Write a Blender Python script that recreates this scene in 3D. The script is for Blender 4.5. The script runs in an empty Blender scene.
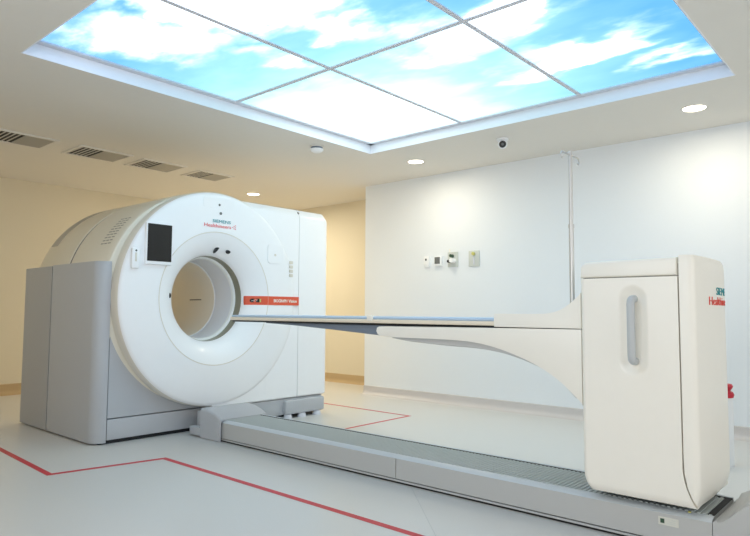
import bpy, bmesh, math
from mathutils import Vector, Matrix
PI = math.pi
sc = bpy.context.scene
col = sc.collection

# ------------------------------------------------------------ materials
def lin(c):
    return tuple((v/255/12.92 if v/255 <= .04045 else ((v/255+.055)/1.055)**2.4) for v in c) + (1,)

def mat(name, rgb, rough=.4, metal=0, spec=.5, noise=0, nscale=20, bump=0, coat=0):
    m = bpy.data.materials.new(name); m.use_nodes = True
    nt = m.node_tree; b = nt.nodes['Principled BSDF']
    c = lin(rgb)
    b.inputs['Base Color'].default_value = c
    b.inputs['Roughness'].default_value = rough
    b.inputs['Metallic'].default_value = metal
    b.inputs['Specular IOR Level'].default_value = spec
    b.inputs['Coat Weight'].default_value = coat
    b.inputs['Coat Roughness'].default_value = .15
    tc = nt.nodes.new('ShaderNodeTexCoord')
    n = nt.nodes.new('ShaderNodeTexNoise'); n.inputs['Scale'].default_value = nscale
    n.inputs['Detail'].default_value = 4
    nt.links.new(tc.outputs['Object'], n.inputs['Vector'])
    mx = nt.nodes.new('ShaderNodeMix'); mx.data_type = 'RGBA'
    k = noise if noise else .01
    mx.inputs['A'].default_value = tuple(v*(1-k) for v in c[:3]) + (1,)
    mx.inputs['B'].default_value = tuple(min(1, v*(1+k)) for v in c[:3]) + (1,)
    nt.links.new(n.outputs['Fac'], mx.inputs['Factor'])
    nt.links.new(mx.outputs['Result'], b.inputs['Base Color'])
    if bump:
        bp = nt.nodes.new('ShaderNodeBump'); bp.inputs['Strength'].default_value = bump
        bp.inputs['Distance'].default_value = .002
        nt.links.new(n.outputs['Fac'], bp.inputs['Height'])
        nt.links.new(bp.outputs['Normal'], b.inputs['Normal'])
    return m

M = {}
M['wall'] = mat('white_wall_paint', (233, 237, 241), .75, noise=.01, bump=.05, nscale=60)
M['beige'] = mat('beige_wall', (224, 215, 194), .75, noise=.01, bump=.05, nscale=60)  # even beige for the niche, back, return and left walls
M['ceil'] = mat('ceiling_paint', (230, 226, 219), .85, noise=.01)
M['cove'] = mat('cove_base_vinyl', (205, 200, 198), .45, noise=.03, nscale=90)
M['cove_beige'] = mat('beige_cove_vinyl', (190, 166, 128), .45, noise=.03, nscale=90)
M['white'] = mat('white_scanner_plastic', (246, 247, 249), .32, coat=.2)
M['ivory'] = mat('ivory_plastic', (228, 223, 208), .4)
M['cream'] = mat('cream_table_plastic', (244, 240, 230), .38, coat=.1)
M['rim'] = mat('rim_plastic', (224, 219, 208), .4)
M['grey'] = mat('grey_painted_panel', (184, 187, 192), .42)
M['grey_dk'] = mat('dark_grey_panel', (172, 174, 177), .45)
M['railside'] = mat('rail_side_grey', (188, 189, 188), .4)
M['railedge'] = mat('rail_edge_grey', (200, 208, 214), .35)
M['railtop'] = mat('rail_top_grey', (182, 190, 190), .5)
M['gap'] = mat('dark_gap', (22, 24, 28), .7)
M['seam'] = mat('seam_grey', (122, 118, 116), .6)
M['black'] = mat('black_gloss', (10, 11, 13), .3)
M['blackp'] = mat('black_plastic', (24, 24, 26), .4)
M['band'] = mat('grey_vent_band', (184, 179, 170), .6)
M['slot'] = mat('slot_grey', (150, 146, 138), .6)
M['olive'] = mat('dark_scan_window_ring', (140, 138, 122), .35)
M['lip'] = mat('tunnel_lip', (240, 242, 240), .35)
M['liner'] = mat('tunnel_liner_grey', (226, 229, 236), .35)
M['liner2'] = mat('tunnel_liner_beige', (240, 233, 220), .4)
M['teal'] = mat('teal_print', (20, 150, 160), .5)
M['teal_dk'] = mat('dark_teal_print', (30, 120, 120), .5)
M['red_t'] = mat('orange_red_print', (230, 70, 50), .5)
M['pink_t'] = mat('coral_print', (236, 100, 105), .5)
M['orange'] = mat('orange_stripe', (226, 90, 58), .45)
M['wtext'] = mat('white_print', (245, 240, 230), .5)
M['pad'] = mat('pale_blue_pad', (184, 204, 226), .5)
M['carbon'] = mat('carbon_table_edge', (238, 226, 206), .4)
M['beam'] = mat('blue_grey_beam', (120, 132, 148), .45)
M['beam_lt'] = mat('light_grey_beam', (205, 205, 205), .45)
M['handle'] = mat('grey_handle', (188, 192, 194), .45)
M['steel'] = mat('stainless_steel', (205, 203, 200), .4, metal=.7)
M['tape'] = mat('red_floor_tape', (196, 48, 62), .45, noise=.05)
M['label'] = mat('label_paper', (214, 214, 205), .5)
M['red'] = mat('red_plastic', (190, 25, 50), .4)
M['frame'] = mat('aluminium_frame', (214, 216, 224), .5)
M['recess'] = mat('recess_paint', (240, 243, 250), .7)
M['vent'] = mat('vent_grey_metal', (206, 202, 196), .5, metal=.1)
M['baffle'] = mat('vent_baffle_grey', (160, 157, 152), .5)
M['plate'] = mat('outlet_plate_steel', (204, 208, 203), .4)
M['glassgrey'] = mat('grey_display', (110, 112, 112), .25)
M['yellow'] = mat('yellow_fitting', (205, 200, 110), .4)
M['dkgreen'] = mat('dark_green_fitting', (50, 80, 60), .4)

def floor_mat():
    m = mat('speckled_vinyl_floor', (208, 207, 204), .32, noise=.05, nscale=140)
    return m
M['floor'] = floor_mat()

def sky_panel_mat():
    """backlit printed picture of a blue sky with clouds"""
    m = bpy.data.materials.new('backlit_sky_print'); m.use_nodes = True
    nt = m.node_tree; N = nt.nodes; Lk = nt.links.new
    N.clear()
    out = N.new('ShaderNodeOutputMaterial'); em = N.new('ShaderNodeEmission')
    Lk(em.outputs[0], out.inputs[0])
    geo = N.new('ShaderNodeNewGeometry')
    warp = N.new('ShaderNodeTexNoise'); warp.inputs['Scale'].default_value = 2.2
    warp.inputs['Detail'].default_value = 6; warp.inputs['Roughness'].default_value = .5
    st = N.new('ShaderNodeMapping'); st.inputs['Scale'].default_value = (1.6, .8, 1)
    Lk(geo.outputs['Position'], st.inputs['Vector']); Lk(st.outputs[0], warp.inputs['Vector'])
    sub = N.new('ShaderNodeVectorMath'); sub.operation = 'SUBTRACT'; sub.inputs[1].default_value = (.5, .5, .5)
    Lk(warp.outputs['Color'], sub.inputs[0])
    scl = N.new('ShaderNodeVectorMath'); scl.operation = 'SCALE'; scl.inputs['Scale'].default_value = .9
    Lk(sub.outputs[0], scl.inputs[0])
    add = N.new('ShaderNodeVectorMath'); Lk(geo.outputs['Position'], add.inputs[0]); Lk(scl.outputs[0], add.inputs[1])
    def blob(x, y, rx, ry, deg, w, k=1.45):
        mp = N.new('ShaderNodeMapping'); mp.vector_type = 'TEXTURE'
        mp.inputs['Location'].default_value = (x, y, 2.72)
        mp.inputs['Rotation'].default_value = (0, 0, math.radians(deg))
        mp.inputs['Scale'].default_value = (rx*k, ry*k, 50)
        Lk(add.outputs[0], mp.inputs['Vector'])
        g = N.new('ShaderNodeTexGradient'); g.gradient_type = 'SPHERICAL'
        Lk(mp.outputs[0], g.inputs['Vector'])
        mu = N.new('ShaderNodeMath'); mu.operation = 'MULTIPLY'; mu.inputs[1].default_value = w
        Lk(g.outputs['Fac'], mu.inputs[0]); return mu.outputs[0]
    def total(lst):
        acc = None
        for b in lst:
            o = blob(*b)
            if acc is None: acc = o; continue
            a = N.new('ShaderNodeMath'); a.operation = 'ADD'; Lk(acc, a.inputs[0]); Lk(o, a.inputs[1]); acc = a.outputs[0]
        return acc
    clouds = total([(1.90,3.60,.62,.40,-30,1.5), (1.86,2.93,.30,.24,-30,1.3), (2.12,2.77,.50,.30,-30,1.5),
        (2.65,2.58,.24,.18,-79,1.0), (2.75,3.17,.28,.14,-13,1.1), (3.3,2.26,.45,.34,-79,1.3),
        (3.85,1.66,.60,.22,-98,1.5), (3.13,1.66,.34,.24,-79,1.1), (4.11,1.88,.5,.13,-99,1.0),
        (4.3,1.2,.36,.13,-102,1.0), (3.0,1.69,.2,.2,0,1.0), (2.82,2.18,.3,.2,-94,.8), (1.55,3.1,.3,.12,-60,1.1)])
    fine = N.new('ShaderNodeTexNoise'); fine.inputs['Scale'].default_value = 4.5; fine.inputs['Detail'].default_value = 7
    fine.inputs['Roughness'].default_value = .52
    Lk(st.outputs[0], fine.inputs['Vector'])
    fm = N.new('ShaderNodeMath'); fm.operation = 'MULTIPLY_ADD'; fm.inputs[1].default_value = .75; fm.inputs[2].default_value = -.46
    Lk(fine.outputs['Fac'], fm.inputs[0])
    sm = N.new('ShaderNodeMath'); Lk(clouds, sm.inputs[0]); Lk(fm.outputs[0], sm.inputs[1])
    rp = N.new('ShaderNodeValToRGB'); rp.color_ramp.interpolation = 'LINEAR'
    rp.color_ramp.elements[0].position = .06; rp.color_ramp.elements[0].color = (0,0,0,1)
    rp.color_ramp.elements[1].position = 1.0; rp.color_ramp.elements[1].color = (1,1,1,1)
    Lk(sm.outputs[0], rp.inputs[0])
    # haze: the sky brightens to white around the far corner
    haze = total([(4.1,3.7,1.35,1.6,0,1.2,1.7)])
    hr = N.new('ShaderNodeValToRGB'); e = hr.color_ramp.elements
    e[0].position = 0; e[0].color = lin((68,120,160)); e[1].position = 1; e[1].color = lin((206,226,232))
    a = hr.color_ramp.elements.new(.30); a.color = lin((98,143,162))
    a = hr.color_ramp.elements.new(.62); a.color = lin((126,168,178))
    Lk(haze, hr.inputs[0])
    mx = N.new('ShaderNodeMix'); mx.data_type = 'RGBA'
    pw = N.new('ShaderNodeMath'); pw.operation = 'POWER'; pw.inputs[1].default_value = 3.0
    Lk(rp.outputs['Color'], pw.inputs[0]); Lk(pw.outputs[0], mx.inputs['Factor']); Lk(hr.outputs['Color'], mx.inputs['A'])
    mx.inputs['B'].default_value = lin((228,242,255))
    Lk(mx.outputs['Result'], em.inputs['Color'])
    em.inputs['Strength'].default_value = 1.0
    return m
M['sky'] = sky_panel_mat()
SKY_EM = [n for n in M['sky'].node_tree.nodes if n.type == 'EMISSION'][0]
def emis(name, rgb, s):
    m = bpy.data.materials.new(name); m.use_nodes = True
    b = m.node_tree.nodes['Principled BSDF']
    b.inputs['Base Color'].default_value = lin(rgb)
    b.inputs['Emission Color'].default_value = lin(rgb); b.inputs['Emission Strength'].default_value = s
    return m
M['lamp'] = emis('downlight_diffuser', (255, 246, 225), 1.6)

# ------------------------------------------------------------ mesh helpers
def wloc(o):
    v = Vector((0, 0, 0))
    while o is not None:
        v += o.location; o = o.parent
    return v
def obj(name, bm, m, parent=None, smooth=30, origin=None):
    """link bm (in world coordinates) as ONE mesh object"""
    me = bpy.data.meshes.new(name)
    off = wloc(parent) if parent else Vector(origin or (0, 0, 0))
    bmesh.ops.recalc_face_normals(bm, faces=bm.faces)
    bmesh.ops.translate(bm, vec=-off, verts=bm.verts)
    bm.to_mesh(me); bm.free()
    me.materials.append(M[m] if isinstance(m, str) else m)
    if smooth:
        me.shade_smooth(); me.set_sharp_from_angle(angle=math.radians(smooth))
    o = bpy.data.objects.new(name, me); col.objects.link(o)
    if parent: o.parent = parent
    else: o.location = off
    return o
def thing(name, label, cat, loc=(0,0,0), group=None):
    o = bpy.data.objects.new(name, None); col.objects.link(o)
    o.location = loc; o.empty_display_size = .1
    return tag(o, label, cat, group)
def tag(o, label, cat, group=None):
    o['label'] = label; o['category'] = cat
    if group: o['group'] = group
    return o
def struct(o):
    o['kind'] = 'structure'; return o
def bx(bm, x0, x1, y0, y1, z0, z1, r=0, seg=3):
    t = bmesh.new()
    bmesh.ops.create_cube(t, size=1)
    for v in t.verts:
        v.co = Vector(((x0+x1)/2 + v.co.x*(x1-x0), (y0+y1)/2 + v.co.y*(y1-y0), (z0+z1)/2 + v.co.z*(z1-z0)))
    if r: bmesh.ops.bevel(t, geom=t.edges[:], offset=r, segments=seg, profile=.5, affect='EDGES')
    me = bpy.data.meshes.new('t'); t.to_mesh(me); t.free(); bm.from_mesh(me); bpy.data.meshes.remove(me)
    return bm
def box(*a, **k): return bx(bmesh.new(), *a, **k)
SX = .966
def lathe_y(bm, prof, cx, cz, n=128, a0=0, a1=2*PI, SX=.966):
    """revolve profile [(r, y)] about the axis parallel to Y through (cx, cz)"""
    full = abs(a1-a0-2*PI) < 1e-6
    cnt = n if full else n+1
    rings = []
    for i in range(cnt):
        a = a0 + (a1-a0)*i/n
        rings.append([bm.verts.new((cx+SX*r*math.cos(a), y, cz+r*math.sin(a))) for r, y in prof])
    for i in range(n):
        A = rings[i]; B = rings[(i+1) % cnt]
        for j in range(len(prof)-1):
            bm.faces.new((A[j], A[j+1], B[j+1], B[j]))
    if not full:
        bm.faces.new(rings[0]); bm.faces.new(rings[-1][::-1])
    return bm
def lathe_z(bm, prof, cx, cy, n=48):
    rings = []
    for i in range(n):
        a = 2*PI*i/n
        rings.append([bm.verts.new((cx+r*math.cos(a), cy+r*math.sin(a), z)) for r, z in prof])
    for i in range(n):
        A = rings[i]; B = rings[(i+1) % n]
        for j in range(len(prof)-1):
            bm.faces.new((A[j], A[j+1], B[j+1], B[j]))
    bmesh.ops.remove_doubles(bm, verts=bm.verts, dist=1e-5)
    return bm
def prism(bm, pts, axis, a, b, r=0, seg=3, only_caps=True):
    """extrude a closed polygon along an axis from a to b, optionally rounding the cap edges"""
    def P(p, t):
        if axis == 'x': return (t, p[0], p[1])
        if axis == 'y': return (p[0], t, p[1])
        return (p[0], p[1], t)
    t = bmesh.new()
    A = [t.verts.new(P(p, a)) for p in pts]; B = [t.verts.new(P(p, b)) for p in pts]
    f1 = t.faces.new(A); f2 = t.faces.new(B[::-1])
    n = len(pts)
    for i in range(n): t.faces.new((A[i], B[i], B[(i+1) % n], A[(i+1) % n]))
    bmesh.ops.recalc_face_normals(t, faces=t.faces)
    if r:
        es = list(set(list(f1.edges)+list(f2.edges)))
        bmesh.ops.bevel(t, geom=es, offset=r, segments=seg, profile=.5, affect='EDGES', clamp_overlap=True)
    me = bpy.data.meshes.new('t'); t.to_mesh(me); t.free(); bm.from_mesh(me); bpy.data.meshes.remove(me)
    return bm
def tube(bm, pts, rad, n=16, cap=True):
    pts = [Vector(p) for p in pts]; rings = []
    rads = rad if isinstance(rad, (list, tuple)) else [rad]*len(pts)
    up = None
    for i, p in enumerate(pts):
        d = (pts[min(i+1, len(pts)-1)]-pts[max(i-1, 0)]).normalized()
        if up is None:
            up = d.orthogonal().normalized()
        else:
            up = (up - d*up.dot(d)).normalized()
        s = d.cross(up)
        rings.append([bm.verts.new(p + (up*math.cos(2*PI*k/n)+s*math.sin(2*PI*k/n))*rads[i]) for k in range(n)])
    for i in range(len(pts)-1):
        for k in range(n):
            bm.faces.new((rings[i][k], rings[i+1][k], rings[i+1][(k+1) % n], rings[i][(k+1) % n]))
    if cap:
        bm.faces.new(rings[0][::-1]); bm.faces.new(rings[-1])
    return bm
def arc(cx, cy, r, a0, a1, n=8, ry=None):
    ry = r if ry is None else ry
    return [(cx+r*math.cos(math.radians(a0+(a1-a0)*i/n)), cy+ry*math.sin(math.radians(a0+(a1-a0)*i/n))) for i in range(n+1)]
def rrect(x0, x1, y0, y1, r, n=6):
    rs = r if isinstance(r, (list, tuple)) else [r]*4   # bl, br, tr, tl
    return (arc(x0+rs[0], y0+rs[0], rs[0], 180, 270, n) + arc(x1-rs[1], y0+rs[1], rs[1], 270, 360, n)
            + arc(x1-rs[2], y1-rs[2], rs[2], 0, 90, n) + arc(x0+rs[3], y1-rs[3], rs[3], 90, 180, n))
def smooth_curve(pts, n=8):
    """Catmull-Rom through 2-D points"""
    out = []
    P = [pts[0]] + list(pts) + [pts[-1]]
    for i in range(1, len(P)-2):
        for k in range(n):
            t = k/n
            out.append(tuple(.5*((2*P[i][j]) + (-P[i-1][j]+P[i+1][j])*t + (2*P[i-1][j]-5*P[i][j]+4*P[i+1][j]-P[i+2][j])*t*t
                        + (-P[i-1][j]+3*P[i][j]-3*P[i+1][j]+P[i+2][j])*t**3) for j in (0, 1)))
    out.append(pts[-1]); return out
def text(body, width, height, loc, rot, m, parent, name='lettering', bold=0.0):
    cu = bpy.data.curves.new('txt', 'FONT'); cu.body = body; cu.size = 1; cu.extrude = .01; cu.offset = bold
    cu.resolution_u = 3
    t = bpy.data.objects.new('txt', cu); col.objects.link(t)
    bpy.context.view_layer.update()
    me = bpy.data.meshes.new_from_object(t.evaluated_get(bpy.context.evaluated_depsgraph_get()))
    bpy.data.objects.remove(t); bpy.data.curves.remove(cu)
    bm = bmesh.new(); bm.from_mesh(me); bpy.data.meshes.remove(me)
    xs = [v.co.x for v in bm.verts]; ys = [v.co.y for v in bm.verts]
    sx = width/(max(xs)-min(xs)); sy = height/(max(ys)-min(ys))
    R = rot.to_matrix() if hasattr(rot, 'to_matrix') else rot
    for v in bm.verts:
        p = Vector(((v.co.x-min(xs))*sx, (v.co.y-min(ys))*sy, v.co.z*.1))
        v.co = R @ p + Vector(loc)
    return obj(name, bm, m, parent, smooth=0)
from mathutils import Euler
FACE = Euler((PI/2, 0, 0))             # reads towards -Y
WALL = Euler((PI/2, 0, -PI/2))         # reads towards -X

# ------------------------------------------------------------ room
C = 2.62
WX = 5.893; WY = 5.345; NX = 6.6; BY = 8.35
LX = -1.3; FY = -2.6
bm = box(LX, NX+.15, FY, BY+.15, -.12, 0); struct(obj('floor', bm, 'floor', smooth=0))
# ceiling with the square opening for the luminous sky
SX0, SX1, SY0, SY1 = 1.405, 4.683, .905, 4.185
bm = bmesh.new()
for a in ((LX, NX+.15, SY1, BY+.15), (LX, NX+.15, FY, SY0), (LX, SX0, SY0, SY1), (SX1, NX+.15, SY0, SY1)):
    bx(bm, a[0], a[1], a[2], a[3], C, C+.2)
struct(obj('ceiling', bm, 'ceil', smooth=0))
bm = bmesh.new()   # painted upstand around the recess
for a in ((SX0, SX1, SY1-.004, SY1+.004), (SX0, SX1, SY0-.004, SY0+.004), (SX0-.004, SX0+.004, SY0, SY1), (SX1-.004, SX1+.004, SY0, SY1)):
    bx(bm, a[0], a[1], a[2], a[3], C-.0005, C+.165)
struct(obj('trim_1', bm, 'recess', smooth=0))
bm = box(SX0-.02, SX1+.02, SY0-.02, SY1+.02, C+.16, C+.2); struct(obj('trim_2', bm, 'recess', smooth=0))
struct(obj('wall_right', box(WX, WX+.12, FY, WY, 0, C), 'wall', smooth=0))
bm = box(WX+.12, NX+.15, WY-.12, WY, 0, C); struct(obj('wall_return', bm, 'beige', smooth=0))
struct(obj('wall_niche', box(NX, NX+.12, WY, BY, 0, C), 'beige', smooth=0))
struct(obj('wall_back', box(LX, NX+.12, BY, BY+.12, 0, C), 'beige', smooth=0))
def wall_with_added_window(name, m, ax, at0, at1, u0, u1, wu0, wu1, wz0, wz1):  # unseen wall with an opening for an added fill window
    bm = bmesh.new()
    for a0, a1, z0, z1 in ((u0, wu0, 0, C), (wu1, u1, 0, C), (wu0, wu1, 0, wz0), (wu0, wu1, wz1, C)):
        if ax == 'y': bx(bm, at0, at1, a0, a1, z0, z1)
        else: bx(bm, a0, a1, at0, at1, z0, z1)
    struct(obj(name, bm, m, smooth=0))
def added_window(n, ax, at, wu0, wu1, wz0, wz1):  # invented window frame plus area lamp, added as fill
    bm = bmesh.new(); f = .05; um = (wu0+wu1)/2
    for a0, a1, z0, z1 in ((wu0, wu0+f, wz0, wz1), (wu1-f, wu1, wz0, wz1), (wu0+f, wu1-f, wz0, wz0+f), (wu0+f, wu1-f, wz1-f, wz1), (um-f/2, um+f/2, wz0+f, wz1-f)):
        if ax == 'y': bx(bm, at-.04, at+.01, a0, a1, z0, z1)
        else: bx(bm, a0, a1, at-.04, at+.01, z0, z1)
    struct(obj(n, bm, 'frame', smooth=0))
    l = bpy.data.lights.new('added_fill_light', 'AREA'); l.shape = 'RECTANGLE'; l.size = wu1-wu0-.1; l.size_y = wz1-wz0-.1  # fill lamp added in the opening, no known source
    l.color = (.97, .98, 1); l.energy = FILL_W[n]
    lo = bpy.data.objects.new('added_fill_light', l); col.objects.link(lo)
    if ax == 'y': lo.location = (at-.06, um, (wz0+wz1)/2); lo.rotation_euler = (PI/2, 0, -PI/2)
    else: lo.location = (um, at-.06, (wz0+wz1)/2); lo.rotation_euler = (PI/2, 0, 0)
    return lo
FILL_W = {'added_window_1': 10.5, 'added_window_2': 6}  # lamp power of the two windows added to brighten the room
wall_with_added_window('wall_left', 'beige', 'y', LX-.12, LX, FY, BY, -.6, 2.8, .8, 2.3)
wall_with_added_window('wall_front', 'wall', 'x', FY-.12, FY, LX-.12, WX+.12, -.2, 4.2, .9, 2.3)
added_window('added_window_1', 'y', LX, -.6, 2.8, .8, 2.3); added_window('added_window_2', 'x', FY, -.2, 4.2, .9, 2.3)
def cove(name, ax, a, b, at, sgn, h, m, t=.012, cv=.05):
    """vinyl coved skirting: profile curves from the wall onto the floor"""
    prof = [(0, h), (t, h-.004)] + [(t+cv-cv*math.cos(math.radians(q)), .002+cv-cv*math.sin(math.radians(q))) for q in range(0, 91, 15)] + [(t+cv+.01, 0), (0, 0)]
    pts = [(at+sgn*p[0], p[1]) for p in prof]
    bm = bmesh.new()
    # ax: direction of run
    prism(bm, pts, 'y' if ax == 'y' else 'x', a, b)
    return struct(obj(name, bm, m, smooth=40))
cove('baseboard_right', 'y', FY, WY, WX, -1, .105, 'cove')
cove('baseboard_niche', 'y', WY, BY, NX, -1, .12, 'cove_beige')
cove('baseboard_back', 'x', LX, NX-.06, BY, -1, .13, 'cove_beige')
# welded joint in the floor vinyl
bm = bmesh.new(); tube(bm, [(1.6, .9, .0), (3.0, 2.35, .0)], .0012, 6); struct(obj('trim_3', bm, 'railside'))

# ------------------------------------------------------------ luminous sky ceiling
GX = [SX0+.045, 3.0, SX1-.045]; GY = [SY0+.045, 1.962, 3.064, SY1-.045]
gf = thing('luminous_ceiling_frame', 'grey metal grid frame holding the sky panels in the ceiling recess', 'frame', ((SX0+SX1)/2, (SY0+SY1)/2, C+.1))
bm = bmesh.new()
for a in ((SX0+.004, SX1-.004, SY0+.004, GY[0]+.012), (SX0+.004, SX1-.004, GY[3]-.012, SY1-.004), (SX0+.004, GX[0]+.012, SY0+.004, SY1-.004), (GX[2]-.012, SX1-.004, SY0+.004, SY1-.004)):
    bx(bm, a[0], a[1], a[2], a[3], C+.085, C+.1, r=.002, seg=1)
obj('perimeter_frame', bm, 'frame', gf)
obj('crossbar', box(3.0-.017, 3.0+.017, GY[0]+.012, GY[3]-.012, C+.089, C+.098), 'frame', gf, smooth=0)
for y in GY[1:3]:
    for xa, xb in ((GX[0]+.012, 2.983), (3.017, GX[2]-.012)):
        obj('crossbar', box(xa, xb, y-.016, y+.016, C+.090, C+.098), 'frame', gf, smooth=0)
plab = {
 (0, 2): 'luminous ceiling panel printed with large white cumulus on blue, nearest the air vents',
 (1, 2): 'nearly white luminous ceiling panel at the far corner nearest the smoke detector',
 (0, 1): 'luminous ceiling panel with blue sky and scattered small clouds, left of the long crossbar, middle row',
 (1, 1): 'pale cyan luminous ceiling panel above the security camera, between two crossbars',
 (0, 0): 'luminous ceiling panel of which only a small corner shows at the top edge of the photo',
 (1, 0): 'luminous ceiling panel with streaky windblown clouds, nearest the right downlight'}
for i in range(2):
    for j in range(3):
        o = obj('luminous_ceiling_panel', box(GX[i], GX[i+1], GY[j], GY[j+1], C+.1001, C+.112), 'sky', smooth=0,
                origin=((GX[i]+GX[i+1])/2, (GY[j]+GY[j+1])/2, C+.1001))
        tag(o, plab[(i, j)], 'light panel', 'backlit sky panels in the ceiling')

# ------------------------------------------------------------ downlights
def downlight(x, y, lab, r=.085, vis=True, w=9):
    if vis:
        t = thing('downlight', lab, 'downlight', (x, y, C), 'round recessed downlights')
        bm = bmesh.new(); lathe_z(bm, [(r-.006, C-.001), (r+.002, C-.006), (r+.012, C-.004), (r+.014, C), (r-.006, C-.0005)], x, y)
        obj('trim_ring', bm, 'ceil', t)
        bm = bmesh.new(); lathe_z(bm, [(0, C-.003), (r-.004, C-.003), (r-.004, C), (0, C)], x, y)
        obj('diffuser', bm, 'lamp', t)
    l = bpy.data.lights.new('downlight_lamp', 'AREA'); l.shape = 'DISK'; l.size = .15; l.energy = w*.17; l.color = (1, .89, .68)
    l.spread = math.radians(178)
    lo = bpy.data.objects.new('downlight_lamp', l); col.objects.link(lo); lo.location = (x, y, C-.012)
downlight(5.235, 4.03, 'round ceiling downlight, middle one in size, above the four wall fittings')
downlight(5.24, 1.30, 'largest round ceiling downlight, nearest the camera, right of the security camera')
downlight(5.285, 6.87, 'smallest round ceiling downlight, seen just above the scanner top', r=.085, w=48)
downlight(5.24, -1.4, '', vis=False)
downlight(.7, 6.9, '', vis=False, w=10)  # unseen lamp without a fitting, added as fill on the left

# ------------------------------------------------------------ air vents
def vent(x0, x1, y0, y1, lab):
    t = thing('air_vent', lab, 'air vent', ((x0+x1)/2, (y0+y1)/2, C), 'square ceiling air vents over the scanner')
    bm = bmesh.new(); f = .03
    for a in ((x0, x1, y0, y0+f), (x0, x1, y1-f, y1), (x0, x0+f, y0+f, y1-f), (x1-f, x1, y0+f, y1-f)):
        bx(bm, a[0], a[1], a[2], a[3], C-.012, C+.0003, r=.003, seg=1)
    obj('frame', bm, 'ceil', t)
    obj('duct_shade_plate', box(x0+f, x1-f, y0+f, y1-f, C-.003, C-.0005), 'gap', t)  # flat black plate, shade of the duct put into its colour
    xm = (x0+x1)/2 - .02
    n = 5
    for k in range(n):      # louvres open towards the viewer
        x = x0+f+.012+(xm-x0-f-.012)*k/n
        bm = bmesh.new(); prism(bm, [(x, C-.003), (x+.005, C-.003), (x+.009, C-.008), (x+.005, C-.008)], 'y', y0+f, y1-f)
        obj('louvre', bm, 'vent', t)
    obj('baffle_plate', box(xm, x1-f-.002, y0+f, y1-f, C-.008, C-.005), 'baffle', t)
    return t
vent(1.88, 2.42, 6.10, 6.55, 'grey louvred ceiling air vent cut by the left edge of the photo')
vent(2.61, 3.16, 6.10, 6.55, 'grey louvred ceiling air vent, second from the left')
vent(3.28, 3.80, 6.12, 6.56, 'grey louvred ceiling air vent, third from the left')
vent(3.97, 4.45, 6.14, 6.55, 'smallest-looking ceiling air vent, right end of the row, over the scanner')

# ------------------------------------------------------------ smoke detector, dome camera
t = thing('smoke_detector', 'small white smoke detector on the ceiling beside the sky panel corner', 'smoke detector', (4.12, 4.38, C))
bm = bmesh.new(); lathe_z(bm, [(0, C-.014), (.064, C-.014), (.066, C-.008), (.066, C), (0, C)], 4.12, 4.38); obj('base_plate', bm, 'ceil', t)
bm = bmesh.new(); lathe_z(bm, [(0, C-.032), (.056, C-.032), (.058, C-.022), (.056, C-.014), (0, C-.014)], 4.12, 4.38); obj('sensor_band', bm, 'beam', t)
bm = bmesh.new(); lathe_z(bm, [(0, C-.068), (.03, C-.066), (.052, C-.056), (.064, C-.042), (.066, C-.032), (0, C-.032)], 4.12, 4.38); obj('cover', bm, 'white', t)
cx, cy = 5.05, 2.88
t = thing('security_camera', 'small white ball security camera with black lens under the ceiling', 'security camera', (cx, cy, C))
bm = bmesh.new(); lathe_z(bm, [(0, C-.02), (.05, C-.02), (.056, C-.012), (.056, C), (0, C)], cx, cy); obj('base', bm, 'white', t)
bm = bmesh.new(); bmesh.ops.create_uvsphere(bm, u_segments=32, v_segments=20, radius=.045, matrix=Matrix.Translation((cx, cy, C-.05))); obj('ball', bm, 'white', t)
d = (Vector((0, 0, 1.02))-Vector((cx, cy, C-.05))).normalized()
c0 = Vector((cx, cy, C-.05))
bm = bmesh.new(); tube(bm, [c0+d*.02, c0+d*.052], .032, 32); obj('lens_hood', bm, 'blackp', t)
bm = bmesh.new(); tube(bm, [c0+d*.05, c0+d*.055], [.014, .011], 24); obj('lens', bm, 'glassgrey', t)

# ------------------------------------------------------------ wall fittings on the right wall
def wbox(y0, y1, z0, z1, d, d0=0, r=.003): return box(WX-d, WX-d0, y0, y1, z0, z1, r=r, seg=2)
t = thing('wall_sensor', 'small white wall unit with one black dot, leftmost of the four wall fittings', 'wall switch', (WX, 4.355, 1.61))
obj('housing', wbox(4.315, 4.395, 1.555, 1.67, .03), 'white', t)
obj('sensor_window', wbox(4.352, 4.372, 1.618, 1.642, .034, .029), 'black', t)
obj('bottom_clip', wbox(4.325, 4.385, 1.54, 1.556, .026), 'white', t)
t = thing('thermostat', 'white thermostat with square grey display, second fitting from the left on the wall', 'thermostat', (WX, 4.2, 1.60))
obj('housing', wbox(4.145, 4.245, 1.55, 1.66, .03, -.002), 'white', t)
obj('display', wbox(4.165, 4.238, 1.574, 1.652, .033, .029, r=.001), 'glassgrey', t)
t = thing('gas_outlet_plate', 'grey wall plate with dark valve fittings and white knob', 'gas outlet', (WX, 4.0, 1.615))
obj('plate', wbox(3.932, 4.07, 1.53, 1.70, .012), 'plate', t)
bm = bmesh.new(); tube(bm, [(WX-.012, 4.00, 1.655), (WX-.06, 4.00, 1.655)], .018, 20); obj('valve', bm, 'dkgreen', t)
bm = bmesh.new(); tube(bm, [(WX-.012, 4.035, 1.595), (WX-.055, 4.035, 1.595)], .017, 20); obj('valve', bm, 'blackp', t)
bm = bmesh.new(); tube(bm, [(WX-.012, 3.985, 1.60), (WX-.075, 3.985, 1.60)], [.028, .024], 24); obj('knob', bm, 'white', t)
bm = bmesh.new(); tube(bm, [(WX-.008, 4.04, 1.70), (WX-.008, 4.045, 1.735)], .007, 12); obj('pipe_stub', bm, 'wtext', t)
t = thing('outlet_plate', 'plain grey metal wall plate with pale yellow fitting, rightmost of the four', 'outlet plate', (WX, 3.72, 1.61))
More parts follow.
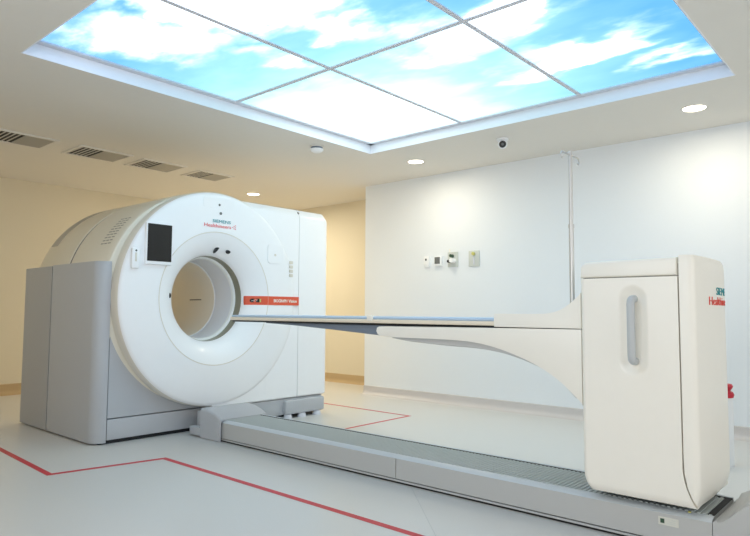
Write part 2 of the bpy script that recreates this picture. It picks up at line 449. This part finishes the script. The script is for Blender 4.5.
obj('plate', wbox(3.652, 3.79, 1.525, 1.70, .012), 'plate', t)
bm = bmesh.new(); tube(bm, [(WX-.012, 3.722, 1.665), (WX-.035, 3.722, 1.665)], .018, 20); obj('outlet', bm, 'yellow', t)
obj('slot', wbox(3.712, 3.732, 1.545, 1.63, .016, .011, r=.001), 'frame', t)

# ------------------------------------------------------------ red tape on the floor
def tape(pts, w, lab):
    bm = bmesh.new(); P = [Vector((p[0], p[1], 0)) for p in pts]
    L, Rr = [], []
    for i, p in enumerate(P):
        if i == 0: d1 = d2 = (P[1]-p).normalized()
        elif i == len(P)-1: d1 = d2 = (p-P[i-1]).normalized()
        else: d1 = (p-P[i-1]).normalized(); d2 = (P[i+1]-p).normalized()
        n1 = Vector((-d1.y, d1.x, 0)); n2 = Vector((-d2.y, d2.x, 0)); n = (n1+n2).normalized(); k = w/2/max(.3, n.dot(n1))
        L.append(p+n*k); Rr.append(p-n*k)
    def V(p, z): return bm.verts.new((p.x, p.y, z))
    q = [[V(L[i], 0.0003), V(Rr[i], 0.0003), V(Rr[i], .0012), V(L[i], .0012)] for i in range(len(P))]
    for a, b in zip(q, q[1:]):
        for k in range(4): bm.faces.new((a[k], b[k], b[(k+1) % 4], a[(k+1) % 4]))
    bm.faces.new(q[0]); bm.faces.new(q[-1][::-1])
    o = obj('floor_tape', bm, 'tape', smooth=0, origin=tuple(P[1])); return tag(o, lab, 'tape')
tape([(1.83, 7.6), (1.66, 4.14), (2.368, 4.01), (2.335, .2)], .04, 'red tape line on the floor in front of the scanner, towards the camera')
tape([(4.97, 5.9), (4.935, 3.875), (3.47, 3.85)], .03, 'red tape corner on the floor behind the rail, by the white wall')

# ------------------------------------------------------------ scanner gantry
GXc, GZc = 3.195, 1.130
g = thing('ct_scanner', 'large white ring shaped ct scanner with grey side panels and round bore', 'scanner', (3.3, 5.4, 0))
# front ring
fr = [(.376, 4.775), (.379, 4.758), (.388, 4.740), (.405, 4.719), (.43, 4.697), (.46, 4.674), (.50, 4.650), (.54, 4.632), (.565, 4.6235), (.572, 4.6205), (.60, 4.6195), (.80, 4.6185), (.888, 4.621), (.906, 4.626), (.917, 4.637), (.919, 4.642)]
bm = bmesh.new(); lathe_y(bm, fr, GXc, GZc, 192); ring = obj('front_ring', bm, 'white', g, smooth=50)
bm = bmesh.new(); lathe_y(bm, [(.919, 4.642), (.925, 4.65), (.928, 4.70), (.926, 4.742), (.90, 4.742)], GXc, GZc, 192); obj('ring_rim', bm, 'rim', g, smooth=50)
bm = bmesh.new(); lathe_y(bm, [(.571, 4.6205), (.575, 4.6185), (.579, 4.6198)], GXc, GZc, 160); obj('funnel_edge', bm, 'rim', ring)
# tunnel
bm = bmesh.new(); lathe_y(bm, [(.377, 4.775), (.373, 4.778), (.373, 4.86)], GXc, GZc, 128); obj('scan_window_ring', bm, 'olive', g)
bm = bmesh.new(); lathe_y(bm, [(.373, 4.86), (.356, 4.866), (.352, 4.875), (.352, 4.895), (.355, 4.90)], GXc, GZc, 128); obj('tunnel_lip', bm, 'lip', g)
bm = bmesh.new(); lathe_y(bm, [(.355, 4.90), (.355, 5.155), (.350, 5.16)], GXc, GZc, 128); obj('front_tunnel_liner', bm, 'liner', g)
bm = bmesh.new(); lathe_y(bm, [(.350, 5.16), (.347, 5.165), (.347, 6.10), (.36, 6.142), (.46, 6.142)], GXc, GZc, 128); lt = obj('rear_tunnel_liner', bm, 'liner2', g)
bm = bmesh.new(); lathe_y(bm, [(.346, 5.38), (.343, 5.38), (.343, 5.58), (.346, 5.58)], GXc, GZc, 2, a0=-.016, a1=.016); obj('alignment_mark', bm, 'seam', lt)
# drum
bm = bmesh.new(); lathe_y(bm, [(.78, 4.744), (.900, 4.744), (.912, 4.750), (.919, 4.775), (.922, 4.81), (.922, 5.428), (.916, 5.434), (.88, 5.434)], 3.160, 1.127, 192, SX=1); dr = obj('drum_front_shell', bm, 'ivory', g, smooth=40)
bm = bmesh.new(); lathe_y(bm, [(.90, 5.432), (.914, 5.434), (.914, 5.474), (.90, 5.476)], 3.160, 1.127, 192, SX=1); obj('drum_seam', bm, 'seam', g)
bm = bmesh.new(); lathe_y(bm, [(.88, 5.474), (.916, 5.474), (.922, 5.48), (.922, 6.08), (.905, 6.12), (.86, 6.14), (.40, 6.14)], 3.160, 1.127, 192, SX=1); rs = obj('drum_rear_shell', bm, 'ivory', g, smooth=40)
bm = bmesh.new(); lathe_y(bm, [(.915, 5.93), (.9245, 5.932), (.9245, 6.07), (.915, 6.075)], 3.160, 1.127, 60, a0=.9, a1=math.radians(149), SX=1); obj('vent_band', bm, 'band', rs)
for r_ in range(10):          # louvre slots in the drum
    for c_ in range(3):
        a = math.radians(152-r_*1.9); y0 = 4.86+c_*.06
        bm = bmesh.new(); lathe_y(bm, [(.915, y0), (.9232, y0), (.9232, y0+.045), (.915, y0+.045)], 3.160, 1.127, 2, a0=a, a1=a+.009, SX=1)
        obj('cooling_slot', bm, 'slot', dr)
# white block on the right
ztop = 2.035
def blockprof(x0, x1, dy=0): pass
def body(x0, x1, rr, name, yf=4.634, z0=.192, ztop_=None):
    # profile in (y, z): vertical face, sloping shoulder, top
    bm = bmesh.new()
    pf = [(yf+.012, z0), (yf, z0+.012), (yf, 1.955), (yf+.004, 1.968), (yf+.045, 2.018), (yf+.06, 2.028), (yf+.10, ztop), (5.98, ztop), (6.0, 2.02), (6.0, z0)]
    if ztop_: pf = [(yf+.012, z0), (yf, z0+.012), (yf, ztop_), (5.0, ztop_), (5.0, z0)]
    if not rr:
        prism(bm, pf, 'x', x0, x1)
    else:
        R0 = rr; xs = [x0]; n = 8; sec = [(x0, 0)]
        for i in range(n+1):
            a = math.radians(90*i/n); sec.append((x1-R0+R0*math.sin(a), R0-R0*math.cos(a)))
        rings = []
        for x, d_ in sec:
            rings.append([bm.verts.new((x, min(y+max(0, d_*.55), 6.0-d_*.5) if i < 6 else y-(d_*.3 if i > 6 else 0), z-(d_ if 3 < i < 9 else (d_*.9 if i in (2, 3) else 0)))) for i, (y, z) in enumerate(pf)])
        for A, B in zip(rings, rings[1:]):
            for k in range(len(pf)): bm.faces.new((A[k], A[(k+1) % len(pf)], B[(k+1) % len(pf)], B[k]))
        bm.faces.new(rings[0]); bm.faces.new(rings[-1][::-1])
    return obj(name, bm, 'white', g, smooth=35)
bp = body(3.745, 4.135, 0, 'front_panel')
body(3.36, 3.7445, 0, 'top_front_panel', z0=1.70)
body(3.17, 3.7445, 0, 'bottom_front_panel', ztop_=.545)
body(4.142, 4.535, .055, 'corner_panel')
obj('panel_seam', box(4.13, 4.147, 4.65, 5.9, .21, 2.0), 'seam', g, smooth=0)
# grey lower left housing
def xyprism(pts, z0, z1, r=0): 
    bm = bmesh.new(); prism(bm, pts, 'z', z0, z1, r=r, seg=2); return bm
fcor = arc(2.30, 4.835, .10, 180, 270, 10)
obj('side_panel', xyprism([(2.20, 5.585)] + fcor + [(2.30, 5.585)], .012, 1.400, r=.004), 'grey', g, smooth=40)
obj('rear_side_panel', xyprism([(2.20, 5.605), (2.29, 5.605), (2.29, 6.19), (2.215, 6.19), (2.20, 6.175)], .012, 1.394, r=.004), 'grey_dk', g, smooth=40)
obj('frame_core', box(2.225, 3.10, 4.80, 6.10, .02, .2), 'gap', g, smooth=0)
obj('side_core', box(2.23, 2.30, 4.80, 6.12, .02, 1.37), 'gap', g, smooth=0)
bm = bmesh.new()
# lower front panel cut round under the ring
cut = [(GXc+.925*math.cos(math.radians(q)), GZc+.925*math.sin(math.radians(q))) for q in range(180, 271, 6)]
pp = [(2.309, 1.385), (2.309, .192), (3.165, .192)] + [(3.165, .35), (2.9, .40), (2.6, .60), (2.42, .9), (2.40, 1.385)]
prism(bm, pp, 'y', 4.745, 4.80, r=.003, seg=1); obj('lower_front_panel', bm, 'grey', g, smooth=40)
bm = xyprism(rrect(2.309, 3.40, 4.74, 4.85, .004, 2), .030, .184, r=.004); obj('plinth', bm, 'grey', g)
bm = xyprism(rrect(3.38, 4.50, 4.655, 5.9, .02, 3), .035, .184, r=.004); obj('plinth', bm, 'grey', g)
bm = box(3.98, 4.49, 4.61, 4.70, .035, .172, r=.02, seg=4); obj('foot_cover', bm, 'grey', g)
for x in (4.02, 4.2, 4.4):
    bm = bmesh.new(); lathe_z(bm, [(0, .036), (.035, .036), (.04, .02), (.045, 0), (0, 0)], x, 4.63, 20); obj('levelling_foot', bm, 'frame', g)
obj('underframe', box(2.26, 4.46, 4.76, 5.95, .0, .035), 'gap', g, smooth=0)
obj('rear_core', box(2.32, 4.45, 5.0, 5.95, .18, .5), 'grey', g, smooth=0)
# orange stripe following funnel, ring and panel
def funnel_y(r):
    for (r0, y0), (r1, y1) in zip(fr, fr[1:]):
        if r0 <= r <= r1: return y0+(y1-y0)*(r-r0)/(r1-r0)
    return 4.634
bm = bmesh.new()
xs = [GXc+v for v in (.370, .378, .392, .415, .445, .483, .522, .55, .60, .77, .90, .935)]
fy = [funnel_y((x-GXc)/SX) for x in xs]; fy[-1] = 4.6205; fy[-2] = 4.6195
poly = [(x, y-.0025-(.010 if i < 2 else .005 if i == 2 else 0)) for i, (x, y) in enumerate(zip(xs, fy))]
prism(bm, poly + [(x, y+.012) for x, y in poly[::-1]], 'z', 1.078, 1.160); st = obj('orange_stripe', bm, 'orange', ring, smooth=30)
text('BIOGRAPH', .165, .030, (3.815, 4.6155, 1.104), FACE, 'wtext', ring, bold=.02)
text('Vision', .105, .030, (3.995, 4.6155, 1.104), FACE, 'wtext', ring, bold=.02)
ang = -.62
er = Euler((PI/2, 0, ang)).to_matrix()
def onf(dx, dz, off): # point on the funnel stripe
    x = 3.60+dx; return Vector((x, funnel_y((x-GXc)/SX)-.0025-off, 1.119+dz))
bm = bmesh.new(); p0 = onf(0, 0, .003); p1 = onf(.10, 0, .003)
for i in range(9):
    pass
pill = rrect(0, .085, -.017, .017, .016, 6)
vs = [bm.verts.new(onf(a, b, .0025)) for a, b in pill]; bm.faces.new(vs)
r = bmesh.ops.extrude_face_region(bm, geom=bm.faces[:]); bmesh.ops.translate(bm, vec=(0, .004, 0), verts=[v for v in r['geom'] if isinstance(v, bmesh.types.BMVert)])
obj('emblem', bm, 'black', ring, smooth=0)
text('mCT', .055, .014, onf(.012, -.007, .004), er, 'wtext', ring)
bm = bmesh.new(); vs = [bm.verts.new(onf(a, b, .0032)) for a, b in ((.072, -.015), (.084, -.015), (.084, .015), (.072, .015))]; bm.faces.new(vs); obj('emblem_patch', bm, 'yellow', ring, smooth=0)
# logo lettering above the bore
text('SIEMENS', .185, .026, (3.125, 4.6165, 1.788), FACE, 'teal', ring)
text('Healthineers', .275, .030, (3.04, 4.6165, 1.745), FACE, 'pink_t', ring)
bm = bmesh.new()
for dx, dz in ((0, 0), (.014, .010), (.014, -.010), (.028, 0), (.028, .018), (.028, -.016)):
    tube(bm, [(3.335+dx, 4.617, 1.762+dz), (3.335+dx, 4.6195, 1.762+dz)], .0045, 10)
obj('logo_dots', bm, 'pink_t', ring)
# laser cover plate and dots
bm = bmesh.new(); prism(bm, rrect(3.03, 3.35, 1.915, 2.0, .015), 'y', 4.6172, 4.625); obj('laser_cover', bm, 'white', ring)
bm = bmesh.new(); tube(bm, [(3.19, 4.6165, 1.945), (3.19, 4.62, 1.945)], .011, 16); obj('laser_dot', bm, 'glassgrey', ring)
bm = bmesh.new(); tube(bm, [(3.205, 4.6165, 1.872), (3.205, 4.62, 1.872)], .013, 16); obj('indicator', bm, 'glassgrey', ring)
# monitor
scn = obj('display_housing', box(2.500, 2.732, 4.592, 4.622, 1.385, 1.720, r=.008), 'white', ring)
obj('display_screen', box(2.512, 2.722, 4.589, 4.594, 1.412, 1.710, r=.001, seg=1), 'black', scn)
rc = obj('remote_holder', box(2.388, 2.452, 4.592, 4.621, 1.345, 1.508, r=.01), 'white', ring)
obj('remote_button', box(2.412, 2.428, 4.589, 4.593, 1.40, 1.47, r=.002), 'rim', rc)
bm = bmesh.new(); tube(bm, [(2.42, 4.591, 1.485), (2.42, 4.5895, 1.485)], .008, 16); obj('remote_light', bm, 'glassgrey', rc)
# outlined hatch and buttons on the right of the ring
hp = obj('hatch', (lambda b: prism(b, rrect(3.733, 3.915, 1.470, 1.648, .03), 'y', 4.6125, 4.62))(bmesh.new()), 'white', ring)
bm = bmesh.new(); tube(bm, [(3.82, 4.611, 1.55), (3.82, 4.613, 1.55)], .012, 16); obj('hatch_lock', bm, 'rim', hp)
for k in range(4):
    obj('control_button', box(4.0, 4.045, 4.611, 4.621, 1.352+k*.042, 1.380+k*.042, r=.004), 'rim', ring)
# dark camera pods on the funnel
def pod(name, x, z, ax, az, tilt):
    r_ = math.hypot((x-GXc)/SX, z-GZc); y = funnel_y(r_)
    bm = bmesh.new(); bmesh.ops.create_uvsphere(bm, u_segments=24, v_segments=16, radius=1)
    ct, s_ = math.cos(tilt), math.sin(tilt)
    for v in bm.verts:
        a, b, c_ = v.co.x*ax, v.co.z*az, v.co.y*.008
        v.co = Vector((x+a*ct-b*s_, y+c_, z+a*s_+b*ct))
    return obj(name, bm, 'blackp', ring)
pod('intercom', 3.222, 1.570, .017, .058, -.70)
pod('laser_window', 3.338, 1.552, .028, .022, .35)
pod('laser_window', 2.778, 1.145, .013, .022, 0)

# ------------------------------------------------------------ floor rail with end cap and bridge cover
rl = thing('floor_rail', 'long low grey ribbed floor rail running from the scanner under the patient table', 'rail', (3.18, 2.6, 0))
RX0, RX1 = 2.962, 3.358; RY0, RY1 = .715, 4.43
prof = [(RX0+.003, .027), (RX0, .029), (RX0, .146), (RX0+.008, .153), (RX0+.03, .160), (RX0+.04, .161), (RX1-.01, .160), (RX1, .150), (RX1, .027)]
bm = bmesh.new(); prism(bm, prof, 'y', RY0, 2.425); prism(bm, prof, 'y', 2.43, RY1); obj('side_profile', bm, 'railside', rl, smooth=25)
bm = bmesh.new(); prism(bm, [(RX0-.001, .1465), (RX0+.0075, .1542), (RX0+.0295, .1612), (RX0+.042, .1625), (RX0+.042, .158), (RX0+.0, .1455)], 'y', RY0, RY1); obj('bevel_strip', bm, 'railedge', rl, smooth=25)
bm = bmesh.new(); x = RX0+.058
obj('top_plate', box(RX0+.042, RX1-.03, RY0, RY1, .158, .163), 'railtop', rl, smooth=0)
y = RY0+.01
bm = bmesh.new()
while y < RY1-.02:       # fine cross ribs of the sliding belt
    bx(bm, RX0+.046, RX1-.034, y, y+.012, .162, .1665); y += .024
obj('ribbed_belt', bm, 'railtop', rl, smooth=0)
obj('rear_edge', box(RX1-.020, RX1-.002, RY0, RY1, .150, .170, r=.003, seg=2), 'railedge', rl)
obj('rear_groove', box(RX1-.032, RX1-.020, RY0, RY1, .158, .167), 'gap', rl, smooth=0)
obj('base_strip', box(RX0-.001, RX1-.01, RY0, RY1, .012, .022, r=.002, seg=1), 'railside', rl)
obj('gap_shade_filler', box(RX0+.012, RX1-.02, RY0+.01, RY1, 0, .03), 'gap', rl, smooth=0)  # near-black inset, the shadow under the rail put into its colour
lb = obj('rating_label', box(RX0-.002, RX0+.001, .846, .930, .096, .131), 'label', rl, smooth=0)
obj('label_symbol', box(RX0-.0028, RX0-.0018, .904, .921, .104, .123), 'dkgreen', lb, smooth=0)
bm = bmesh.new()
for k in range(3): bx(bm, RX0-.0026, RX0-.0018, .858, .894-.010*k, .104+.008*k, .1062+.008*k)
obj('label_print', bm, 'plate', lb, smooth=0)
bm = bmesh.new(); lathe_z(bm, [(0, .166), (.006, .166), (.007, .160), (0, .160)], RX0+.035, .81, 12); obj('screw', bm, 'yellow', rl)
obj('pit_shade_strip', box(RX0+.05, RX1-.034, .716, .742, .163, .1672), 'gap', rl, smooth=0)  # flat dark strip on the rail top, imitates a shaded hollow
# dished end cap
cap = [(RY0-.003, .010), (RY0-.003, .150)] + smooth_curve([(RY0-.004, .152), (.66, .178), (.60, .235), (.54, .262), (.40, .275), (.30, .255), (.24, .18), (.22, .06)], 6) + [(.22, .010)]
NS = 14; bm = bmesh.new(); rings = []
for i in range(NS+1):
    u = i/NS; x = RX0-.002+(3.40+.004-RX0)*u
    lift = .03*u; shift = .02*math.sin(PI*u)
    e = 0.008*(max(0, 1-u/.06)+max(0, (u-.94)/.06))
    rings.append([bm.verts.new((x, y_ - (shift if .16 < z_ else 0), z_ + (lift-e if z_ > .16 else 0))) for y_, z_ in cap])
for A, B in zip(rings, rings[1:]):
    for k in range(len(cap)): bm.faces.new((A[k], A[(k+1) % len(cap)], B[(k+1) % len(cap)], B[k]))
bm.faces.new(rings[0]); bm.faces.new(rings[-1][::-1]); obj('end_cap', bm, 'railside', rl, smooth=45)
# bridge cover between rail and scanner
sec = [(4.445, .236), (4.40, .235), (4.33, .228), (4.26, .212), (4.21, .192), (4.185, .178), (4.175, .172)]
bm = bmesh.new(); rings = []
for y_, zt in sec:
    o_ = [(2.936, .004)] + [(2.936+.02*(1-math.cos(math.radians(q))), zt-.02+.02*math.sin(math.radians(q))) for q in range(0, 91, 18)]
    o_ += [(3.40-p[0]+2.936, p[1]) for p in o_[::-1]]
    in_ = [(3.39, .004), (3.39, zt-.02), (3.375, zt-.009), (2.962, zt-.009), (2.946, zt-.02), (2.946, .004)]
    rings.append([bm.verts.new((x_, y_, z_)) for x_, z_ in o_+in_])
n_ = len(rings[0])
for A, B in zip(rings, rings[1:]):
    for k in range(n_): bm.faces.new((A[k], A[(k+1) % n_], B[(k+1) % n_], B[k]))
bm.faces.new(rings[0]); bm.faces.new(rings[-1][::-1])
bc = obj('bridge_cover', bm, 'grey', rl, smooth=40)
obj('cover_extension', box(3.03, 3.36, 4.446, 4.64, .012, .185, r=.01), 'grey', rl)
obj('cover_step', box(2.936, 3.0, 4.448, 4.60, .012, .078, r=.005), 'grey', rl)

# ------------------------------------------------------------ patient table
pt = thing('patient_table', 'cream patient table pedestal with grey handle and a long thin cantilevered table top', 'patient table', (3.18, 1.0, .163))
PX0, PX1 = 2.92, 3.475; PY0, PY1 = .735, 1.250
obj('pedestal_core', box(PX0+.02, PX1-.02, PY0+.06, PY1-.008, .225, 1.24), 'seam', pt, smooth=0)
# side panel with recessed grip
def side_panel():
    bm = bmesh.new(); ny, nz = 110, 240
    y0, y1, z0, z1 = .813, PY1, .198, 1.184
    hy, hz0, hz1, R_ = 1.007, .805, 1.085, .068
    def dep(y_, z_):
        zz = min(max(z_, hz0), hz1); d_ = math.hypot(y_-hy, z_-zz)
        t_ = min(1, max(0, (R_-d_)/.045)); return .016*t_*t_*(3-2*t_)
    def corner(y_, z_):
        # soft outer edges: left edge, bottom left corner
        e = 0
        a = max(0, 1-(PY1-y_)/.02); e += .012*a*a
        # bottom curls under
        b = max(0, 1-(z_-z0)/.035); e += .014*b**2
        return e
    grid = []
    for i in range(ny+1):
        row = []
        for j in range(nz+1):
            y_ = y0+(y1-y0)*i/ny; z_ = z0+(z1-z0)*j/nz
            yy = y_; b = max(0, 1-(z_-z0)/.09)
            yy = y_ - (.03*b**2.2)*max(0, (y_-y0)/(y1-y0))      # rounded lower left corner
            yy = yy - .052*max(0, 1-(z_-z0)/.17)**2*max(0, 1-(y_-y0)/(y1-y0))  # seam swings out towards the foot
            zl = z_
            row.append(bm.verts.new((PX0+dep(y_, z_)+corner(y_, z_), yy, zl)))
        grid.append(row)
    for i in range(ny):
        for j in range(nz): bm.faces.new((grid[i][j], grid[i+1][j], grid[i+1][j+1], grid[i][j+1]))
    # returns
    bd = [grid[i][0] for i in range(ny+1)] + [grid[ny][j] for j in range(1, nz+1)] + [grid[i][nz] for i in range(ny-1, -1, -1)] + [grid[0][j] for j in range(nz-1, 0, -1)]
    bk = [bm.verts.new((PX0+.045, v.co.y, v.co.z)) for v in bd]
    for k in range(len(bd)): bm.faces.new((bd[k], bd[(k+1) % len(bd)], bk[(k+1) % len(bd)], bk[k]))
    return bm
sp = obj('side_panel', side_panel(), 'cream', pt, smooth=50)
# grip bar
gb = smooth_curve([(PX0+.03, 1.086), (PX0+.006, 1.086), (PX0-.022, 1.080), (PX0-.032, 1.060)], 5)
pts = [(x_, 1.004, z_) for x_, z_ in gb] + [(PX0-.032, 1.004, .945)] + [(x_, 1.004, 2*.945-z_) for x_, z_ in gb[::-1]]
bm = bmesh.new(); tube(bm, pts, .0175, 20); obj('handle', bm, 'handle', sp, smooth=60)
# top cap
bm = bmesh.new(); prism(bm, [(.814, 1.188), (PY1+.002, 1.188), (PY1, 1.235), (PY1-.008, 1.252), (PY1-.022, 1.261), (PY1-.06, 1.264), (.814, 1.268)], 'x', PX0, PX1, r=.012, seg=3)
obj('top_cap', bm, 'cream', pt, smooth=40)
# end cover, curved foot
NSeg = 20; bm = bmesh.new(); rings = []
zs = [.196, .198, .203, .212, .224, .24, .28, .34, .42, .6, .8, 1.0, 1.15, 1.20, 1.235, 1.255, 1.268, 1.276]
for z_ in zs:
    b = max(0, 1-(z_-.196)/.10); ins = .026*b**2.4; tp = max(0, (z_-1.235)/.041); ins2 = .010*tp**2
    y0 = PY0+ins+ins2; xa = PX0+.35*ins+ins2*.6; xb = PX1-.35*ins-ins2*.6
    ys = .807-.052*max(0, 1-(z_-.198)/.17)**2
    ys = max(ys, y0+.004)
    bulge = .010
    sec_ = [(xa, ys)] + [(xa+.030*(1-math.cos(math.radians(q))), y0+bulge+.030*(1-math.sin(math.radians(q)))*1.0) for q in range(0, 91, 15)]
    sec_ = [(x_, min(y_, ys)) for x_, y_ in sec_]
    mid = []
    for k in range(1, 10):
        u = k/10; x_ = xa+.030+(xb-xa-.06)*u; mid.append((x_, y0+bulge*(2*u-1)**2))
    right = [(xa+xb-x_, y_) for x_, y_ in sec_[::-1]]
    rings.append([bm.verts.new((x_, y_, z_)) for x_, y_ in sec_+mid+right])
n_ = len(rings[0])
for A, B in zip(rings, rings[1:]):
    for k in range(n_): bm.faces.new((A[k], A[(k+1) % n_], B[(k+1) % n_], B[k]))
bm.faces.new(rings[0]); bm.faces.new(rings[-1][::-1]); ec = obj('end_cover', bm, 'cream', pt, smooth=40)
def wrap(o):      # lay lettering on the bowed end face and round its far corner
    off = wloc(o.parent); xe = PX1-.030
    for v in o.data.vertices:
        x_ = v.co.x+off.x; out = PY0-.0005-(v.co.y+off.y)
        if x_ <= xe:
            u = (x_-PX0-.030)/(PX1-PX0-.06); v.co.y += .010*(2*u-1)**2
        elif x_ < xe+.030*PI/2:
            t_ = (x_-xe)/.030
            v.co.x = xe+(.030+out)*math.sin(t_)-off.x; v.co.y = PY0+.010+.030-(.030+out)*math.cos(t_)-off.y
        else:
            v.co.x = PX1+out-off.x; v.co.y = PY0+.040+(x_-xe-.030*PI/2)-off.y
wrap(text('SIEMENS', .32, .036, (3.245, PY0-.0015, 1.108), FACE, 'teal', ec))
wrap(text('Healthineers', .46, .038, (3.115, PY0-.0015, 1.060), FACE, 'red_t', ec))
obj('far_side_panel', box(PX1-.045, PX1-.001, .817, PY1, .205, 1.184, r=.01), 'cream', pt)
# foot recess
obj('foot', box(PX0+.13, PX1-.08, PY0+.10, PY1-.05, .1635, .235), 'gap', pt, smooth=0)

# cantilever arm
AX0, AX1 = 2.935, 3.385
low = [(PY1+.006, .941), (PY1+.006, .58)] + smooth_curve([(1.257, .587), (1.30, .628), (1.39, .700), (1.50, .760), (1.62, .805), (1.74, .838), (1.86, .858), (2.0, .866), (2.2, .868), (2.44, .868)], 5)
low += [(2.52, .870), (2.552, .882), (2.565, .902), (2.56, .922), (2.545, .930), (2.52, .932), (1.74, .9385)]
bm = bmesh.new(); prism(bm, low, 'x', AX0, AX1, r=.008, seg=3); arm = obj('cantilever_arm', bm, 'cream', pt, smooth=40)
inner = [(1.30, .90), (1.30, .60)] + smooth_curve([(1.32, .60), (1.45, .71), (1.65, .785), (1.85, .818), (2.1, .828), (2.35, .842), (2.50, .86)], 5) + [(2.50, .90)]
bm = bmesh.new(); prism(bm, inner, 'x', AX0+.07, AX1-.06, r=.01, seg=3); obj('inner_beam', bm, 'beam_lt', pt, smooth=40)
up = [(PY1+.006, .945), (1.732, .945), (1.735, .95), (1.735, 1.008), (1.728, 1.014)] + smooth_curve([(1.70, 1.015), (1.50, 1.015), (1.43, 1.018), (1.37, 1.032), (1.32, 1.060), (1.28, 1.092), (1.262, 1.110), (1.257, 1.118)], 5)
bm = bmesh.new(); prism(bm, up, 'x', AX0, AX1, r=.008, seg=3); obj('upper_arm_cover', bm, 'cream', pt, smooth=40)
obj('arm_joint', box(PX0+.03, PX1-.06, PY1-.01, PY1+.01, .62, 1.10), 'gap', pt, smooth=0)
# table top
def top_section(y0, y1, za, zb, m, name, x0=2.948, x1=3.372, r=.006):
    bm = box(x0, x1, y0, y1, za, zb, r=r, seg=3); return obj(name, bm, m, pt)
tip = arc(2.948+.212, 4.085, .212, 0, 180, 24, ry=.05)
bm = xyprism([(2.948, 1.737), (3.372, 1.737)] + [(x_, y_) for x_, y_ in tip], .950, .974, r=.006); obj('table_top', bm, 'carbon', pt, smooth=40)
bm = xyprism([(2.962, 1.737), (3.358, 1.737)] + [(x_, y_) for x_, y_ in arc(3.16, 4.075, .198, 0, 180, 24, ry=.05)], .938, .9495, r=.003); obj('table_underlay', bm, 'blackp', pt, smooth=40)
bm = xyprism([(2.955, 2.64), (3.365, 2.64)] + [(x_, y_) for x_, y_ in arc(3.16, 4.075, .205, 0, 180, 24, ry=.05)], .9745, .990, r=.006); obj('mattress', bm, 'pad', pt, smooth=40)
bm = box(2.955, 3.365, 1.74, 2.625, .9745, .991, r=.006); obj('head_mattress', bm, 'pad', pt)
obj('strap_holder', box(2.944, 2.96, 2.61, 2.655, .965, .997, r=.003), 'wtext', pt)
bm = bmesh.new(); prism(bm, [(2.40, .937), (2.40, .868), (2.57, .873), (3.0, .900), (3.4, .922), (3.7, .933), (3.7, .937)], 'x', 2.985, 3.335, r=.006, seg=2); obj('table_carriage', bm, 'beam', pt, smooth=40)

# ------------------------------------------------------------ drip stand on the table arm
px, py = 3.31, 1.463
iv = thing('iv_pole', 'tall slim steel drip pole with two hooks standing behind the table arm', 'iv pole', (px, py, 1.014))
bm = bmesh.new(); tube(bm, [(px, py, 1.0190), (px, py, 1.50)], .0135, 20); obj('outer_pole', bm, 'steel', iv)
bm = bmesh.new(); tube(bm, [(px, py, 1.0190), (px, py, 1.05)], .022, 20); obj('socket', bm, 'blackp', iv)
bm = bmesh.new(); tube(bm, [(px, py, 1.49), (px, py, 1.922)], .0115, 20); obj('inner_pole', bm, 'steel', iv)
bm = bmesh.new(); tube(bm, [(px, py, 1.49), (px, py, 1.51)], .0165, 20); obj('clamp_collar', bm, 'steel', iv)
for s in (-1, 1):
    pth = [(0, 1.900), (.03, 1.901), (.054, 1.900), (.061, 1.892), (.062, 1.876), (.057, 1.866), (.052, 1.872)]
    
    bm = bmesh.new(); tube(bm, [(px+s*a*1.85, py, z_) for a, z_ in smooth_curve(pth, 5)], .0048, 10); obj('hook', bm, 'steel', iv, smooth=60)

# ------------------------------------------------------------ white bin with red lid, hidden behind the pedestal
bxx, byy = 4.82, 1.066
wb = thing('waste_bin', 'slim white bin with a red top, only an edge showing right of the table pedestal', 'bin', (bxx, byy, 0))
bm = bmesh.new(); lathe_z(bm, [(0, 0), (.05, 0), (.052, .01), (.055, .45), (.054, .455), (0, .455)], bxx, byy, 32); obj('body', bm, 'wall', wb)
bm = bmesh.new(); lathe_z(bm, [(0, .455), (.058, .455), (.064, .475), (.056, .492), (.04, .50), (.05, .515), (.058, .53), (.05, .545), (0, .55)], bxx, byy, 32); obj('lid', bm, 'red', wb)

# ------------------------------------------------------------ light, camera
w = bpy.data.worlds.new('world'); sc.world = w; w.use_nodes = True
w.node_tree.nodes['Background'].inputs['Color'].default_value = (.9, .95, 1, 1)
w.node_tree.nodes['Background'].inputs['Strength'].default_value = .1
SKY_EM.inputs['Strength'].default_value = .60

F = 627.8; YAW, PIT, ROL = [math.radians(v) for v in (48.7, 4.0, .34)]
s, c = math.sin(YAW), math.cos(YAW); sp_, cp = math.sin(PIT), math.cos(PIT)
D = Vector((s*cp, c*cp, sp_)); Rv = Vector((c, -s, 0)); U = Vector((-s*sp_, -c*sp_, cp))
a, b = math.cos(ROL), math.sin(ROL)
R2 = a*Rv+b*U; U2 = -b*Rv+a*U
cam = bpy.data.cameras.new('camera'); co = bpy.data.objects.new('camera', cam); col.objects.link(co)
m3 = Matrix((R2, U2, -D)).transposed(); co.matrix_world = Matrix.Translation((0, 0, 1.02)) @ m3.to_4x4()
cam.sensor_width = 36; cam.lens = F/750*36; cam.clip_start = .05
sc.camera = co
vs = sc.view_settings; vs.view_transform = 'Standard'; vs.look = 'None'; vs.gamma = 1; vs.use_curve_mapping = False
vs.exposure = 2.42
sc.cycles.use_adaptive_sampling = False; sc.cycles.max_bounces = 10; sc.cycles.diffuse_bounces = 8
